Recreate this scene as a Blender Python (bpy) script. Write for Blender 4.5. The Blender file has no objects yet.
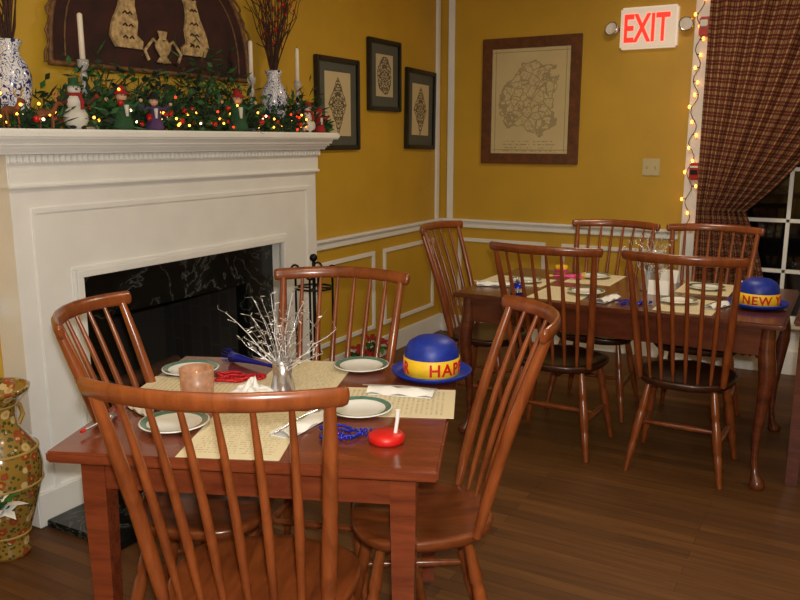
import bpy, bmesh, math, random
from mathutils import Vector, Matrix, noise as mn
random.seed(7)
R=math.radians
def lin(c):
    return tuple(((x/255)/12.92 if x/255<=0.04045 else ((x/255+0.055)/1.055)**2.4) for x in c)+(1,)
# ---------------------------------------------------------------- materials
def newmat(name):
    m=bpy.data.materials.new(name); m.use_nodes=True
    nt=m.node_tree; p=nt.nodes['Principled BSDF']; return m,nt,p
def plain(name,col,rough=.5,metal=0,emit=0,ecol=None,coat=0,trans=0,noise=0,nscale=20,spec=None):
    m,nt,p=newmat(name)
    p.inputs['Base Color'].default_value=lin(col)
    p.inputs['Roughness'].default_value=rough
    p.inputs['Metallic'].default_value=metal
    p.inputs['Coat Weight'].default_value=coat
    p.inputs['Transmission Weight'].default_value=trans
    if spec is not None: p.inputs['Specular IOR Level'].default_value=spec
    if emit:
        p.inputs['Emission Color'].default_value=lin(ecol or col)
        p.inputs['Emission Strength'].default_value=emit
    if noise:
        tc=nt.nodes.new('ShaderNodeTexCoord'); n=nt.nodes.new('ShaderNodeTexNoise')
        n.inputs['Scale'].default_value=nscale; n.inputs['Detail'].default_value=4
        nt.links.new(tc.outputs['Object'],n.inputs['Vector'])
        r=nt.nodes.new('ShaderNodeValToRGB')
        a=lin([max(0,c*(1-noise)) for c in col]); b=lin([min(255,c*(1+noise)) for c in col])
        r.color_ramp.elements[0].color=a; r.color_ramp.elements[1].color=b
        r.color_ramp.elements[0].position=.3; r.color_ramp.elements[1].position=.7
        nt.links.new(n.outputs['Fac'],r.inputs['Fac']); nt.links.new(r.outputs['Color'],p.inputs['Base Color'])
    return m
def wood(name,c1,c2,scale=(30,30,3),rough=.3,coat=.3):
    m,nt,p=newmat(name)
    tc=nt.nodes.new('ShaderNodeTexCoord'); mp=nt.nodes.new('ShaderNodeMapping')
    mp.inputs['Scale'].default_value=scale
    n=nt.nodes.new('ShaderNodeTexNoise'); n.inputs['Scale'].default_value=1; n.inputs['Detail'].default_value=6; n.inputs['Roughness'].default_value=.6; n.inputs['Distortion'].default_value=.6
    r=nt.nodes.new('ShaderNodeValToRGB'); r.color_ramp.elements[0].color=lin(c2); r.color_ramp.elements[1].color=lin(c1)
    r.color_ramp.elements[0].position=.3; r.color_ramp.elements[1].position=.7
    nt.links.new(tc.outputs['Object'],mp.inputs['Vector']); nt.links.new(mp.outputs['Vector'],n.inputs['Vector'])
    nt.links.new(n.outputs['Fac'],r.inputs['Fac']); nt.links.new(r.outputs['Color'],p.inputs['Base Color'])
    p.inputs['Roughness'].default_value=rough; p.inputs['Coat Weight'].default_value=coat; p.inputs['Coat Roughness'].default_value=.2
    return m
def floor_mat():
    m,nt,p=newmat('oak_strip_floor')
    tc=nt.nodes.new('ShaderNodeTexCoord')
    br=nt.nodes.new('ShaderNodeTexBrick')
    br.inputs['Scale'].default_value=1; br.inputs['Brick Width'].default_value=1.1; br.inputs['Row Height'].default_value=.062
    br.inputs['Mortar Size'].default_value=.001; br.inputs['Mortar Smooth'].default_value=.3; br.offset=.37
    br.inputs['Color1'].default_value=lin((118,80,42)); br.inputs['Color2'].default_value=lin((94,61,31)); br.inputs['Mortar'].default_value=lin((52,32,17))
    nt.links.new(tc.outputs['Object'],br.inputs['Vector'])
    mp=nt.nodes.new('ShaderNodeMapping'); mp.inputs['Scale'].default_value=(3,45,1)
    n=nt.nodes.new('ShaderNodeTexNoise'); n.inputs['Scale'].default_value=1; n.inputs['Detail'].default_value=6
    nt.links.new(tc.outputs['Object'],mp.inputs['Vector']); nt.links.new(mp.outputs['Vector'],n.inputs['Vector'])
    r=nt.nodes.new('ShaderNodeValToRGB'); r.color_ramp.elements[0].color=(.5,.46,.43,1); r.color_ramp.elements[1].color=(1.1,1.05,1.0,1)
    r.color_ramp.elements[0].position=.25; r.color_ramp.elements[1].position=.75
    nt.links.new(n.outputs['Fac'],r.inputs['Fac'])
    mx=nt.nodes.new('ShaderNodeMix'); mx.data_type='RGBA'; mx.blend_type='MULTIPLY'; mx.inputs['Factor'].default_value=.8
    nt.links.new(br.outputs['Color'],mx.inputs['A']); nt.links.new(r.outputs['Color'],mx.inputs['B'])
    nt.links.new(mx.outputs['Result'],p.inputs['Base Color'])
    p.inputs['Roughness'].default_value=.5; p.inputs['Specular IOR Level'].default_value=.35
    return m
def math_node(nt,op,a,b=None,clamp=False):
    n=nt.nodes.new('ShaderNodeMath'); n.operation=op; n.use_clamp=clamp
    for i,v in enumerate((a,b)):
        if v is None: continue
        if isinstance(v,(int,float)): n.inputs[i].default_value=v
        else: nt.links.new(v,n.inputs[i])
    return n.outputs[0]
def engraving(name,paper,ink,a,b,scale,kind='diamond',strength=.9):
    m,nt,p=newmat(name)
    tc=nt.nodes.new('ShaderNodeTexCoord'); s=nt.nodes.new('ShaderNodeSeparateXYZ'); nt.links.new(tc.outputs['Object'],s.inputs[0])
    nz=nt.nodes.new('ShaderNodeTexNoise'); nz.inputs['Scale'].default_value=14; nt.links.new(tc.outputs['Object'],nz.inputs['Vector'])
    ax=math_node(nt,'DIVIDE',math_node(nt,'ABSOLUTE',s.outputs['X']),a)
    az=math_node(nt,'DIVIDE',math_node(nt,'ABSOLUTE',s.outputs['Z']),b)
    if kind=='diamond': d=math_node(nt,'ADD',ax,az)
    else: d=math_node(nt,'SQRT',math_node(nt,'ADD',math_node(nt,'MULTIPLY',ax,ax),math_node(nt,'MULTIPLY',az,az)))
    d=math_node(nt,'ADD',d,math_node(nt,'MULTIPLY',math_node(nt,'SUBTRACT',nz.outputs['Fac'],.5),.5))
    mask=math_node(nt,'LESS_THAN',d,1)
    ab=nt.nodes.new('ShaderNodeCombineXYZ'); nt.links.new(math_node(nt,'ABSOLUTE',s.outputs['X']),ab.inputs[0]); nt.links.new(s.outputs['Z'],ab.inputs[2])
    v=nt.nodes.new('ShaderNodeTexVoronoi'); v.feature='DISTANCE_TO_EDGE'; v.inputs['Scale'].default_value=scale; nt.links.new(ab.outputs[0],v.inputs['Vector'])
    line=math_node(nt,'LESS_THAN',v.outputs['Distance'],.13)
    ring=math_node(nt,'LESS_THAN',math_node(nt,'ABSOLUTE',math_node(nt,'SUBTRACT',d,.97)),.035)
    f=math_node(nt,'MULTIPLY',math_node(nt,'MAXIMUM',math_node(nt,'MULTIPLY',mask,line),ring),strength)
    mx=nt.nodes.new('ShaderNodeMix'); mx.data_type='RGBA'; nt.links.new(f,mx.inputs['Factor'])
    mx.inputs['A'].default_value=lin(paper); mx.inputs['B'].default_value=lin(ink)
    nt.links.new(mx.outputs['Result'],p.inputs['Base Color']); p.inputs['Roughness'].default_value=.35
    return m
def mapprint():
    m,nt,p=newmat('old_map_print')
    tc=nt.nodes.new('ShaderNodeTexCoord'); s=nt.nodes.new('ShaderNodeSeparateXYZ'); nt.links.new(tc.outputs['Object'],s.inputs[0])
    def noise(sc,det,dis=0):
        n=nt.nodes.new('ShaderNodeTexNoise'); n.inputs['Scale'].default_value=sc; n.inputs['Detail'].default_value=det; n.inputs['Distortion'].default_value=dis; nt.links.new(tc.outputs['Object'],n.inputs['Vector']); return n.outputs['Fac']
    ax=math_node(nt,'DIVIDE',s.outputs['X'],.21); az=math_node(nt,'DIVIDE',math_node(nt,'SUBTRACT',s.outputs['Z'],.03),.27)
    d=math_node(nt,'SQRT',math_node(nt,'ADD',math_node(nt,'MULTIPLY',ax,ax),math_node(nt,'MULTIPLY',az,az)))
    d=math_node(nt,'ADD',d,math_node(nt,'MULTIPLY',math_node(nt,'SUBTRACT',noise(7,5),.5),1.6))
    mask=math_node(nt,'LESS_THAN',d,.92)
    coast=math_node(nt,'LESS_THAN',math_node(nt,'ABSOLUTE',math_node(nt,'SUBTRACT',d,.92)),.035)
    riv=math_node(nt,'LESS_THAN',math_node(nt,'FRACT',math_node(nt,'MULTIPLY',noise(9,6,1),9)),.2)
    v=nt.nodes.new('ShaderNodeTexVoronoi'); v.feature='DISTANCE_TO_EDGE'; v.inputs['Scale'].default_value=16; nt.links.new(tc.outputs['Object'],v.inputs['Vector'])
    vl=math_node(nt,'LESS_THAN',v.outputs['Distance'],.05)
    f=math_node(nt,'MAXIMUM',coast,math_node(nt,'MULTIPLY',mask,math_node(nt,'MAXIMUM',riv,vl)))
    row=math_node(nt,'LESS_THAN',math_node(nt,'FRACT',math_node(nt,'MULTIPLY',s.outputs['Z'],45)),.4)
    txt=math_node(nt,'MULTIPLY',math_node(nt,'MULTIPLY',row,math_node(nt,'GREATER_THAN',noise(60,1),.52)),math_node(nt,'MULTIPLY',math_node(nt,'LESS_THAN',s.outputs['Z'],-.27),math_node(nt,'LESS_THAN',math_node(nt,'ABSOLUTE',s.outputs['X']),.2)))
    bx=math_node(nt,'LESS_THAN',math_node(nt,'ABSOLUTE',math_node(nt,'SUBTRACT',math_node(nt,'ABSOLUTE',s.outputs['X']),.265)),.003)
    bz=math_node(nt,'LESS_THAN',math_node(nt,'ABSOLUTE',math_node(nt,'SUBTRACT',math_node(nt,'ABSOLUTE',s.outputs['Z']),.345)),.003)
    f=math_node(nt,'MAXIMUM',math_node(nt,'MAXIMUM',f,txt),math_node(nt,'MAXIMUM',bx,bz))
    mx=nt.nodes.new('ShaderNodeMix'); mx.data_type='RGBA'; nt.links.new(math_node(nt,'MULTIPLY',f,.5),mx.inputs['Factor'])
    st=nt.nodes.new('ShaderNodeMix'); st.data_type='RGBA'; nt.links.new(noise(4,3),st.inputs['Factor']); st.inputs['A'].default_value=lin((218,204,160)); st.inputs['B'].default_value=lin((190,172,126))
    nt.links.new(st.outputs['Result'],mx.inputs['A']); mx.inputs['B'].default_value=lin((96,84,62))
    nt.links.new(mx.outputs['Result'],p.inputs['Base Color']); p.inputs['Roughness'].default_value=.3
    return m
def pattern(name,cols,scale=25,rough=.2,coat=.5,thr=(.35,.5,.62)):
    m,nt,p=newmat(name)
    tc=nt.nodes.new('ShaderNodeTexCoord'); n=nt.nodes.new('ShaderNodeTexNoise'); n.inputs['Scale'].default_value=scale; n.inputs['Detail'].default_value=2; n.inputs['Distortion'].default_value=1.5
    nt.links.new(tc.outputs['Object'],n.inputs['Vector'])
    r=nt.nodes.new('ShaderNodeValToRGB'); r.color_ramp.interpolation='CONSTANT'
    r.color_ramp.elements[0].color=lin(cols[0]); r.color_ramp.elements[0].position=0
    r.color_ramp.elements[1].color=lin(cols[1]); r.color_ramp.elements[1].position=thr[0]
    for c,t in zip(cols[2:],thr[1:]):
        e=r.color_ramp.elements.new(t); e.color=lin(c)
    nt.links.new(n.outputs['Fac'],r.inputs['Fac']); nt.links.new(r.outputs['Color'],p.inputs['Base Color'])
    p.inputs['Roughness'].default_value=rough; p.inputs['Coat Weight'].default_value=coat
    return m
def satsuma():
    m,nt,p=newmat('satsuma_porcelain')
    tc=nt.nodes.new('ShaderNodeTexCoord')
    def vor(sc): 
        v=nt.nodes.new('ShaderNodeTexVoronoi'); v.inputs['Scale'].default_value=sc; nt.links.new(tc.outputs['Object'],v.inputs['Vector']); return v
    v=vor(24); fl=math_node(nt,'LESS_THAN',v.outputs['Distance'],.42); ctr=math_node(nt,'LESS_THAN',v.outputs['Distance'],.18)
    sc=nt.nodes.new('ShaderNodeSeparateXYZ'); nt.links.new(v.outputs['Color'],sc.inputs[0]); sel=math_node(nt,'GREATER_THAN',sc.outputs[0],.6)
    w=vor(60); lf=math_node(nt,'LESS_THAN',w.outputs['Distance'],.4)
    def mix(f,a,b):
        x=nt.nodes.new('ShaderNodeMix'); x.data_type='RGBA'
        nt.links.new(f,x.inputs['Factor'])
        for k,c in(('A',a),('B',b)):
            if isinstance(c,tuple): x.inputs[k].default_value=lin(c)
            else: nt.links.new(c,x.inputs[k])
        return x.outputs['Result']
    base=mix(lf,(150,118,50),(74,80,40))
    flower=mix(sel,(150,72,36),(206,184,130))
    c=mix(fl,base,flower); c=mix(ctr,c,(196,154,64))
    nt.links.new(c,p.inputs['Base Color']); p.inputs['Roughness'].default_value=.15; p.inputs['Coat Weight'].default_value=1; p.inputs['Coat Roughness'].default_value=.06
    return m
def marble():
    m,nt,p=newmat('black_marble')
    tc=nt.nodes.new('ShaderNodeTexCoord'); n=nt.nodes.new('ShaderNodeTexNoise'); n.inputs['Scale'].default_value=3; n.inputs['Detail'].default_value=10; n.inputs['Roughness'].default_value=.6; n.inputs['Distortion'].default_value=.8
    nt.links.new(tc.outputs['Object'],n.inputs['Vector'])
    d=math_node(nt,'ABSOLUTE',math_node(nt,'SUBTRACT',n.outputs['Fac'],.5))
    r=nt.nodes.new('ShaderNodeValToRGB'); r.color_ramp.elements[0].color=lin((92,96,92)); r.color_ramp.elements[1].color=lin((14,17,16)); r.color_ramp.elements[1].position=.03
    e=r.color_ramp.elements.new(.005); e.color=lin((30,34,32))
    nt.links.new(d,r.inputs['Fac']); nt.links.new(r.outputs['Color'],p.inputs['Base Color']); p.inputs['Roughness'].default_value=.22
    return m
def plaid():
    m,nt,p=newmat('plaid_cloth')
    uv=nt.nodes.new('ShaderNodeUVMap'); s=nt.nodes.new('ShaderNodeSeparateXYZ'); nt.links.new(uv.outputs[0],s.inputs[0])
    def st(o):
        f=math_node(nt,'FRACT',o); a=math_node(nt,'LESS_THAN',f,.4)
        l=math_node(nt,'LESS_THAN',math_node(nt,'ABSOLUTE',math_node(nt,'SUBTRACT',f,.7)),.06)
        return math_node(nt,'ADD',a,math_node(nt,'MULTIPLY',l,.8))
    t=math_node(nt,'MULTIPLY',math_node(nt,'ADD',st(s.outputs[0]),st(s.outputs[1])),.5)
    r=nt.nodes.new('ShaderNodeValToRGB'); r.color_ramp.elements[0].color=lin((100,24,28)); r.color_ramp.elements[1].color=lin((172,144,92))
    e=r.color_ramp.elements.new(.5); e.color=lin((114,60,46))
    nt.links.new(t,r.inputs['Fac']); nt.links.new(r.outputs['Color'],p.inputs['Base Color']); p.inputs['Roughness'].default_value=.85
    return m
def brickm():
    m,nt,p=newmat('sooty_brick')
    tc=nt.nodes.new('ShaderNodeTexCoord'); mp=nt.nodes.new('ShaderNodeMapping'); mp.inputs['Rotation'].default_value=(R(90),0,R(90))
    br=nt.nodes.new('ShaderNodeTexBrick'); br.inputs['Scale'].default_value=1; br.inputs['Brick Width'].default_value=.2; br.inputs['Row Height'].default_value=.07; br.inputs['Mortar Size'].default_value=.005
    br.inputs['Color1'].default_value=lin((40,36,32)); br.inputs['Color2'].default_value=lin((30,27,25)); br.inputs['Mortar'].default_value=lin((46,43,39))
    nt.links.new(tc.outputs['Object'],mp.inputs[0]); nt.links.new(mp.outputs[0],br.inputs['Vector']); nt.links.new(br.outputs['Color'],p.inputs['Base Color']); p.inputs['Roughness'].default_value=.9
    return m
def textpaper():
    m,nt,p=newmat('printed_menu_paper')
    tc=nt.nodes.new('ShaderNodeTexCoord'); s=nt.nodes.new('ShaderNodeSeparateXYZ'); nt.links.new(tc.outputs['Object'],s.inputs[0])
    row=math_node(nt,'LESS_THAN',math_node(nt,'FRACT',math_node(nt,'MULTIPLY',s.outputs[1],70)),.42)
    n=nt.nodes.new('ShaderNodeTexNoise'); mp=nt.nodes.new('ShaderNodeMapping'); mp.inputs['Scale'].default_value=(160,35,1); n.inputs['Scale'].default_value=1
    nt.links.new(tc.outputs['Object'],mp.inputs[0]); nt.links.new(mp.outputs[0],n.inputs['Vector'])
    w=math_node(nt,'GREATER_THAN',n.outputs['Fac'],.5)
    mk=math_node(nt,'LESS_THAN',math_node(nt,'ABSOLUTE',s.outputs[0]),.105); mk2=math_node(nt,'LESS_THAN',math_node(nt,'ABSOLUTE',s.outputs[1]),.15)
    f=math_node(nt,'MULTIPLY',math_node(nt,'MULTIPLY',math_node(nt,'MULTIPLY',row,w),math_node(nt,'MULTIPLY',mk,mk2)),.4)
    mx=nt.nodes.new('ShaderNodeMix'); mx.data_type='RGBA'; nt.links.new(f,mx.inputs['Factor'])
    mx.inputs['A'].default_value=lin((220,208,172)); mx.inputs['B'].default_value=lin((110,92,70))
    nt.links.new(mx.outputs['Result'],p.inputs['Base Color']); p.inputs['Roughness'].default_value=.7
    return m

WALL=plain('mustard_wall_paint',(196,157,46),.5,noise=.03,nscale=3)
CEIL=plain('ceiling_paint',(225,220,205),.8,noise=.02,nscale=4)
WHITE=plain('white_gloss_paint',(234,236,234),.35,noise=.015,nscale=6)
FLOOR=floor_mat()
CHAIR=wood('cherry_chair_wood',(148,78,36),(102,48,20),(22,22,5),.28,.4)
SEAT=wood('cherry_seat_wood',(136,70,32),(88,42,18),(26,6,26),.3,.4)
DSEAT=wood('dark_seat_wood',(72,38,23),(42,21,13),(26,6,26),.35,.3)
TABLE=wood('red_cherry_table',(132,64,36),(94,41,23),(5,30,30),.2,.5)
DTABLE=wood('mahogany_table',(104,52,30),(70,30,18),(5,30,30),.25,.4)
BLACKW=plain('black_frame_lacquer',(20,18,16),.3,noise=.1)
BROWNF=wood('walnut_frame',(112,64,30),(72,40,19),(20,20,20),.4,.2)
GREYMAT=plain('grey_mat_board',(84,88,80),.7,noise=.04)
CREAM=plain('cream_card',(206,190,146),.7,noise=.04)
MARBLE=marble(); BRICK=brickm(); PAPER=textpaper(); PLAID=plaid(); MAPP=mapprint()
GLASSN=plain('night_window_glass',(6,7,9),.06,noise=.05,spec=.6)
CHINA=plain('white_china',(234,236,232),.15,coat=.5,noise=.01)
GREENRIM=plain('green_rim_glaze',(84,126,110),.2,coat=.5,noise=.08,nscale=60)
NAPKIN=plain('white_napkin',(236,236,232),.8,noise=.02)
BLUEF=plain('blue_felt_hat',(16,46,150),.45,noise=.12,nscale=60)
YEL=plain('yellow_band',(240,196,40),.5,noise=.04)
REDT=plain('red_print',(200,25,20),.4,noise=.05)
SILV=plain('silver_foil',(205,205,210),.22,metal=.85,noise=.05)
CHROME=plain('chrome',(200,200,205),.12,metal=1,noise=.03)
WAX=plain('candle_wax',(240,232,214),.4,noise=.02)
CRYST=plain('cut_glass',(225,228,228),.08,trans=.6,coat=.5,noise=.02)
FLAME=plain('flame_glow',(255,180,80),.5,emit=14,noise=.02)
FROST=plain('frosted_votive_glass',(176,152,132),.35,trans=.5,emit=.12,ecol=(255,140,60),noise=.14,nscale=60)
BLUEW=pattern('blue_white_porcelain',[(28,48,120),(228,230,232),(40,66,150),(228,230,232)],28,thr=(.42,.52,.57))
GOLDV=satsuma()
TWIG=plain('dark_twig',(66,38,24),.8,noise=.2)
BERRY=plain('red_berry',(190,20,16),.3,coat=.5,noise=.1)
G1=plain('pine_green',(26,58,28),.7,noise=.25); G2=plain('holly_green',(46,94,42),.5,noise=.25); G3=plain('dark_leaf',(18,40,22),.7,noise=.2)
LRED=plain('red_bulb',(255,40,20),.4,emit=6,noise=.01); LORG=plain('amber_bulb',(255,150,50),.4,emit=9,noise=.01); LWHT=plain('warm_bulb',(255,220,160),.4,emit=6,noise=.01)
IRON=plain('wrought_iron',(16,16,16),.45,metal=.5,noise=.1)
SNOW=plain('snowman_white',(208,208,198),.7,noise=.05)
BLK=plain('black_felt',(20,18,20),.8,noise=.1)
GREENF=plain('green_felt',(34,78,46),.8,noise=.15); REDF=plain('red_felt',(150,28,26),.8,noise=.15); PURP=plain('purple_felt',(80,52,98),.8,noise=.15); SKIN=plain('doll_face',(208,164,130),.6,noise=.03)
GINGER=plain('carved_brown_wood',(116,66,30),.7,noise=.2); ICING=plain('antique_gold',(176,140,70),.5,noise=.1)
BEADB=plain('blue_beads',(34,44,170),.15,metal=.5,noise=.05); BEADR=plain('red_beads',(176,18,24),.15,metal=.4,noise=.05); PINK=plain('pink_foil',(224,60,140),.3,noise=.1)
DARKP=plain('dark_tapestry',(50,22,18),.8,noise=.3,nscale=12); CARV=plain('carved_cream',(176,150,104),.6,noise=.25,nscale=50)
BRONZE=plain('twisted_vine_border',(104,72,40),.6,noise=.3,nscale=40)
SWITCH=plain('switch_plate',(196,184,140),.4,noise=.02)
SIGNW=plain('exit_sign_face',(225,220,205),.4,emit=.3,ecol=(255,225,200),noise=.01)
SIGNR=plain('exit_letters',(255,30,20),.4,emit=3,noise=.01)

# ---------------------------------------------------------------- mesh builder
class MB:
    def __init__(s): s.v=[];s.f=[];s.m=[];s.sm=[];s.mats=[];s.M=Matrix.Identity(4)
    def mi(s,mat):
        if mat not in s.mats: s.mats.append(mat)
        return s.mats.index(mat)
    def add(s,vs,fs,mat,smooth=False):
        o=len(s.v); s.v+=[tuple(s.M@Vector(v)) for v in vs]
        i=s.mi(mat)
        for f in fs: s.f.append(tuple(o+k for k in f)); s.m.append(i); s.sm.append(smooth)
    def box(s,c,d,mat,bevel=0,rot=None,seg=2):
        bm=bmesh.new(); bmesh.ops.create_cube(bm,size=1)
        for v in bm.verts: v.co=Vector((v.co.x*d[0],v.co.y*d[1],v.co.z*d[2]))
        if bevel: bmesh.ops.bevel(bm,geom=bm.edges[:],offset=bevel,segments=seg,affect='EDGES')
        T=Matrix.Translation(c)@(rot if rot else Matrix.Identity(4))
        bm.verts.ensure_lookup_table()
        s.add([T@v.co for v in bm.verts],[[v.index for v in f.verts] for f in bm.faces],mat,False); bm.free()
    def span(s,a,b,mat,bevel=0):
        s.box([(a[i]+b[i])/2 for i in range(3)],[abs(b[i]-a[i]) for i in range(3)],mat,bevel)
    def lathe(s,prof,mat,seg=28,T=None,wob=None):
        T=T or Matrix.Identity(4); vs=[];fs=[]
        for r,z in prof:
            for k in range(seg):
                a=2*math.pi*k/seg; rr=r*(wob(a,z) if wob else 1)
                vs.append(T@Vector((rr*math.cos(a),rr*math.sin(a),z)))
        for i in range(len(prof)-1):
            for k in range(seg):
                k2=(k+1)%seg; fs.append((i*seg+k,i*seg+k2,(i+1)*seg+k2,(i+1)*seg+k))
        s.add(vs,fs,mat,True)
    def sphere(s,c,r,mat,sc=(1,1,1),seg=10):
        n=max(4,seg//2); prof=[(max(1e-5,r*math.sin(math.pi*i/n)),-r*math.cos(math.pi*i/n)) for i in range(n+1)]
        s.lathe(prof,mat,seg,Matrix.Translation(c)@Matrix.Diagonal((sc[0],sc[1],sc[2],1)))
    def tube(s,pts,rad,mat,seg=8,up=None,cap=True):
        pts=[Vector(p) for p in pts]; n=len(pts)
        if not isinstance(rad,(list,tuple)): rad=[rad]*n
        vs=[];fs=[]; ref=Vector(up) if up else None; prev=None
        for i,p in enumerate(pts):
            t=(pts[min(i+1,n-1)]-pts[max(i-1,0)]).normalized()
            if ref is not None: u=(ref-t*ref.dot(t)).normalized()
            else:
                if prev is None:
                    q=Vector((0,0,1)) if abs(t.z)<.9 else Vector((1,0,0)); u=(q-t*q.dot(t)).normalized()
                else: u=(prev-t*prev.dot(t)).normalized()
                prev=u
            w=t.cross(u)
            ra=rad[i]; ra=ra if isinstance(ra,tuple) else (ra,ra)
            for k in range(seg):
                a=2*math.pi*k/seg; vs.append(p+w*ra[0]*math.cos(a)+u*ra[1]*math.sin(a))
        for i in range(n-1):
            for k in range(seg):
                k2=(k+1)%seg; fs.append((i*seg+k,i*seg+k2,(i+1)*seg+k2,(i+1)*seg+k))
        s.add(vs,fs,mat,True)
        if cap: s.add(vs[:seg],[tuple(range(seg))[::-1]],mat); s.add(vs[-seg:],[tuple(range(seg))],mat)
    def prism(s,pts,depth,mat,T=None):
        T=T or Matrix.Identity(4); n=len(pts)
        vs=[T@Vector((x,0,z)) for x,z in pts]+[T@Vector((x,-depth,z)) for x,z in pts]
        fs=[tuple(range(n)),tuple(range(2*n-1,n-1,-1))]+[(i,(i+1)%n,n+(i+1)%n,n+i) for i in range(n)]
        s.add(vs,fs,mat)
    def text(s,body,size,mat,fn,depth=.002,space=1):
        cu=bpy.data.curves.new('t','FONT'); cu.body=body; cu.size=size; cu.extrude=depth; cu.offset=size*.02; cu.resolution_u=3; cu.space_character=space
        ob=bpy.data.objects.new('t',cu); bpy.context.scene.collection.objects.link(ob)
        bpy.context.view_layer.update(); me=ob.to_mesh()
        s.add([fn(v.co) for v in me.vertices],[tuple(p.vertices) for p in me.polygons],mat)
        ob.to_mesh_clear(); bpy.data.objects.remove(ob); bpy.data.curves.remove(cu)
    def mesh(s,name):
        me=bpy.data.meshes.new(name); me.from_pydata(s.v,[],s.f)
        for m in s.mats: me.materials.append(m)
        me.polygons.foreach_set('material_index',s.m); me.polygons.foreach_set('use_smooth',s.sm); me.update(); return me
    def build(s,name,loc=(0,0,0),rz=0):
        return place(name,s.mesh(name),loc,rz)
def place(name,me,loc=(0,0,0),rz=0,rx=0):
    o=bpy.data.objects.new(name,me); o.location=loc; o.rotation_euler=(rx,0,R(rz)); bpy.context.scene.collection.objects.link(o); return o

# ---------------------------------------------------------------- room
XL=-2.82; YB=5.63; XR=3.2; YF=-2.6; H=2.75
b=MB(); b.span((XL-.6,YF-.2,-.1),(XR+.2,YB+.2,0),FLOOR); b.build('floor')
b=MB(); b.span((XL-.2,YF-.2,H),(XR+.2,YB+.2,H+.1),CEIL); b.build('ceiling')
b=MB()
b.span((XL-.15,YF,0),(XL,2.30,H),WALL); b.span((XL-.15,3.24,0),(XL,YB+.15,H),WALL); b.span((XL-.15,2.30,.79),(XL,3.24,H),WALL); b.build('wall_left')
WX0,WX1,WZ0,WZ1=-.90,.45,.34,2.3
b=MB()
b.span((XL,YB,0),(WX0,YB+.15,H),WALL); b.span((WX1,YB,0),(XR,YB+.15,H),WALL); b.span((WX0,YB,WZ1),(WX1,YB+.15,H),WALL); b.span((WX0,YB,0),(WX1,YB+.15,WZ0),WHITE); b.build('wall_back')
b=MB(); b.span((XR,YF,0),(XR+.15,YB+.15,H),WALL); b.build('wall_right')
b=MB(); b.span((XL-.15,YF-.15,0),(XR+.15,YF,H),WALL); b.build('wall_front')
b=MB(); b.span((XL,3.77,.84),(XL+.02,YB,.90),WHITE,.004); b.span((XL,3.77,.885),(XL+.04,YB,.905),WHITE,.005)
b.span((XL,YF,.84),(XL+.02,1.84,.90),WHITE,.004); b.build('trim_1')
b=MB(); b.span((XL+.02,YB-.02,.84),(-1.02,YB,.90),WHITE,.004); b.span((XL+.02,YB-.04,.885),(-1.02,YB,.905),WHITE,.005); b.build('trim_2')
def panel(b,axis,a0,a1,z0,z1,w=.028,d=.014):
    for (p0,p1,q0,q1) in ((a0,a1,z0,z0+w),(a0,a1,z1-w,z1),(a0,a0+w,z0+w,z1-w),(a1-w,a1,z0+w,z1-w)):
        if axis=='L': b.span((XL,p0,q0),(XL+d,p1,q1),WHITE,.002)
        else: b.span((p0,YB-d,q0),(p1,YB,q1),WHITE,.002)
b=MB(); panel(b,'L',3.9,4.62,.22,.76); panel(b,'L',4.74,5.5,.22,.76); b.build('trim_3')
b=MB(); panel(b,'B',-2.66,-1.95,.22,.76); panel(b,'B',-1.83,-1.1,.22,.76); b.build('trim_4')
b=MB(); b.span((XL,5.52,.905),(XL+.018,5.57,H),WHITE,.004); b.build('trim_5')
b=MB(); b.span((-2.76,YB-.018,.905),(-2.71,YB,H),WHITE,.004); b.build('trim_6')
b=MB(); b.span((XL,3.77,0),(XL+.02,YB,.14),WHITE,.004); b.span((XL,YF,0),(XL+.02,1.84,.14),WHITE,.004); b.build('baseboard_left')
b=MB(); b.span((XL+.02,YB-.02,0),(-1.0,YB,.14),WHITE,.004); b.build('baseboard_back')
b=MB(); b.span((WX0-.1,YB-.03,0),(WX0,YB,WZ1+.1),WHITE,.006); b.span((WX1,YB-.03,0),(WX1+.1,YB,WZ1+.1),WHITE,.006)
b.span((WX0,YB-.03,WZ1),(WX1,YB,WZ1+.1),WHITE,.006); b.span((WX0,YB-.06,WZ0-.03),(WX1,YB,WZ0+.01),WHITE,.006)
b.span((WX0,YB-.02,0),(WX1,YB,.16),WHITE,.004); b.build('trim_7')
b=MB(); b.span((WX0,YB+.07,WZ0),(WX1,YB+.08,WZ1),GLASSN)
nx,nz=5,6
for i in range(nx+1):
    x=WX0+(WX1-WX0)*i/nx; w=.03 if i in(0,nx) else .012; b.span((x-w,YB+.04,WZ0),(x+w,YB+.07,WZ1),WHITE,.003)
for i in range(nz+1):
    z=WZ0+(WZ1-WZ0)*i/nz; w=.035 if i in(0,nz) else .012; b.span((WX0,YB+.04,z-w),(WX1,YB+.07,z+w),WHITE,.003)
b.build('window_1')

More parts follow.
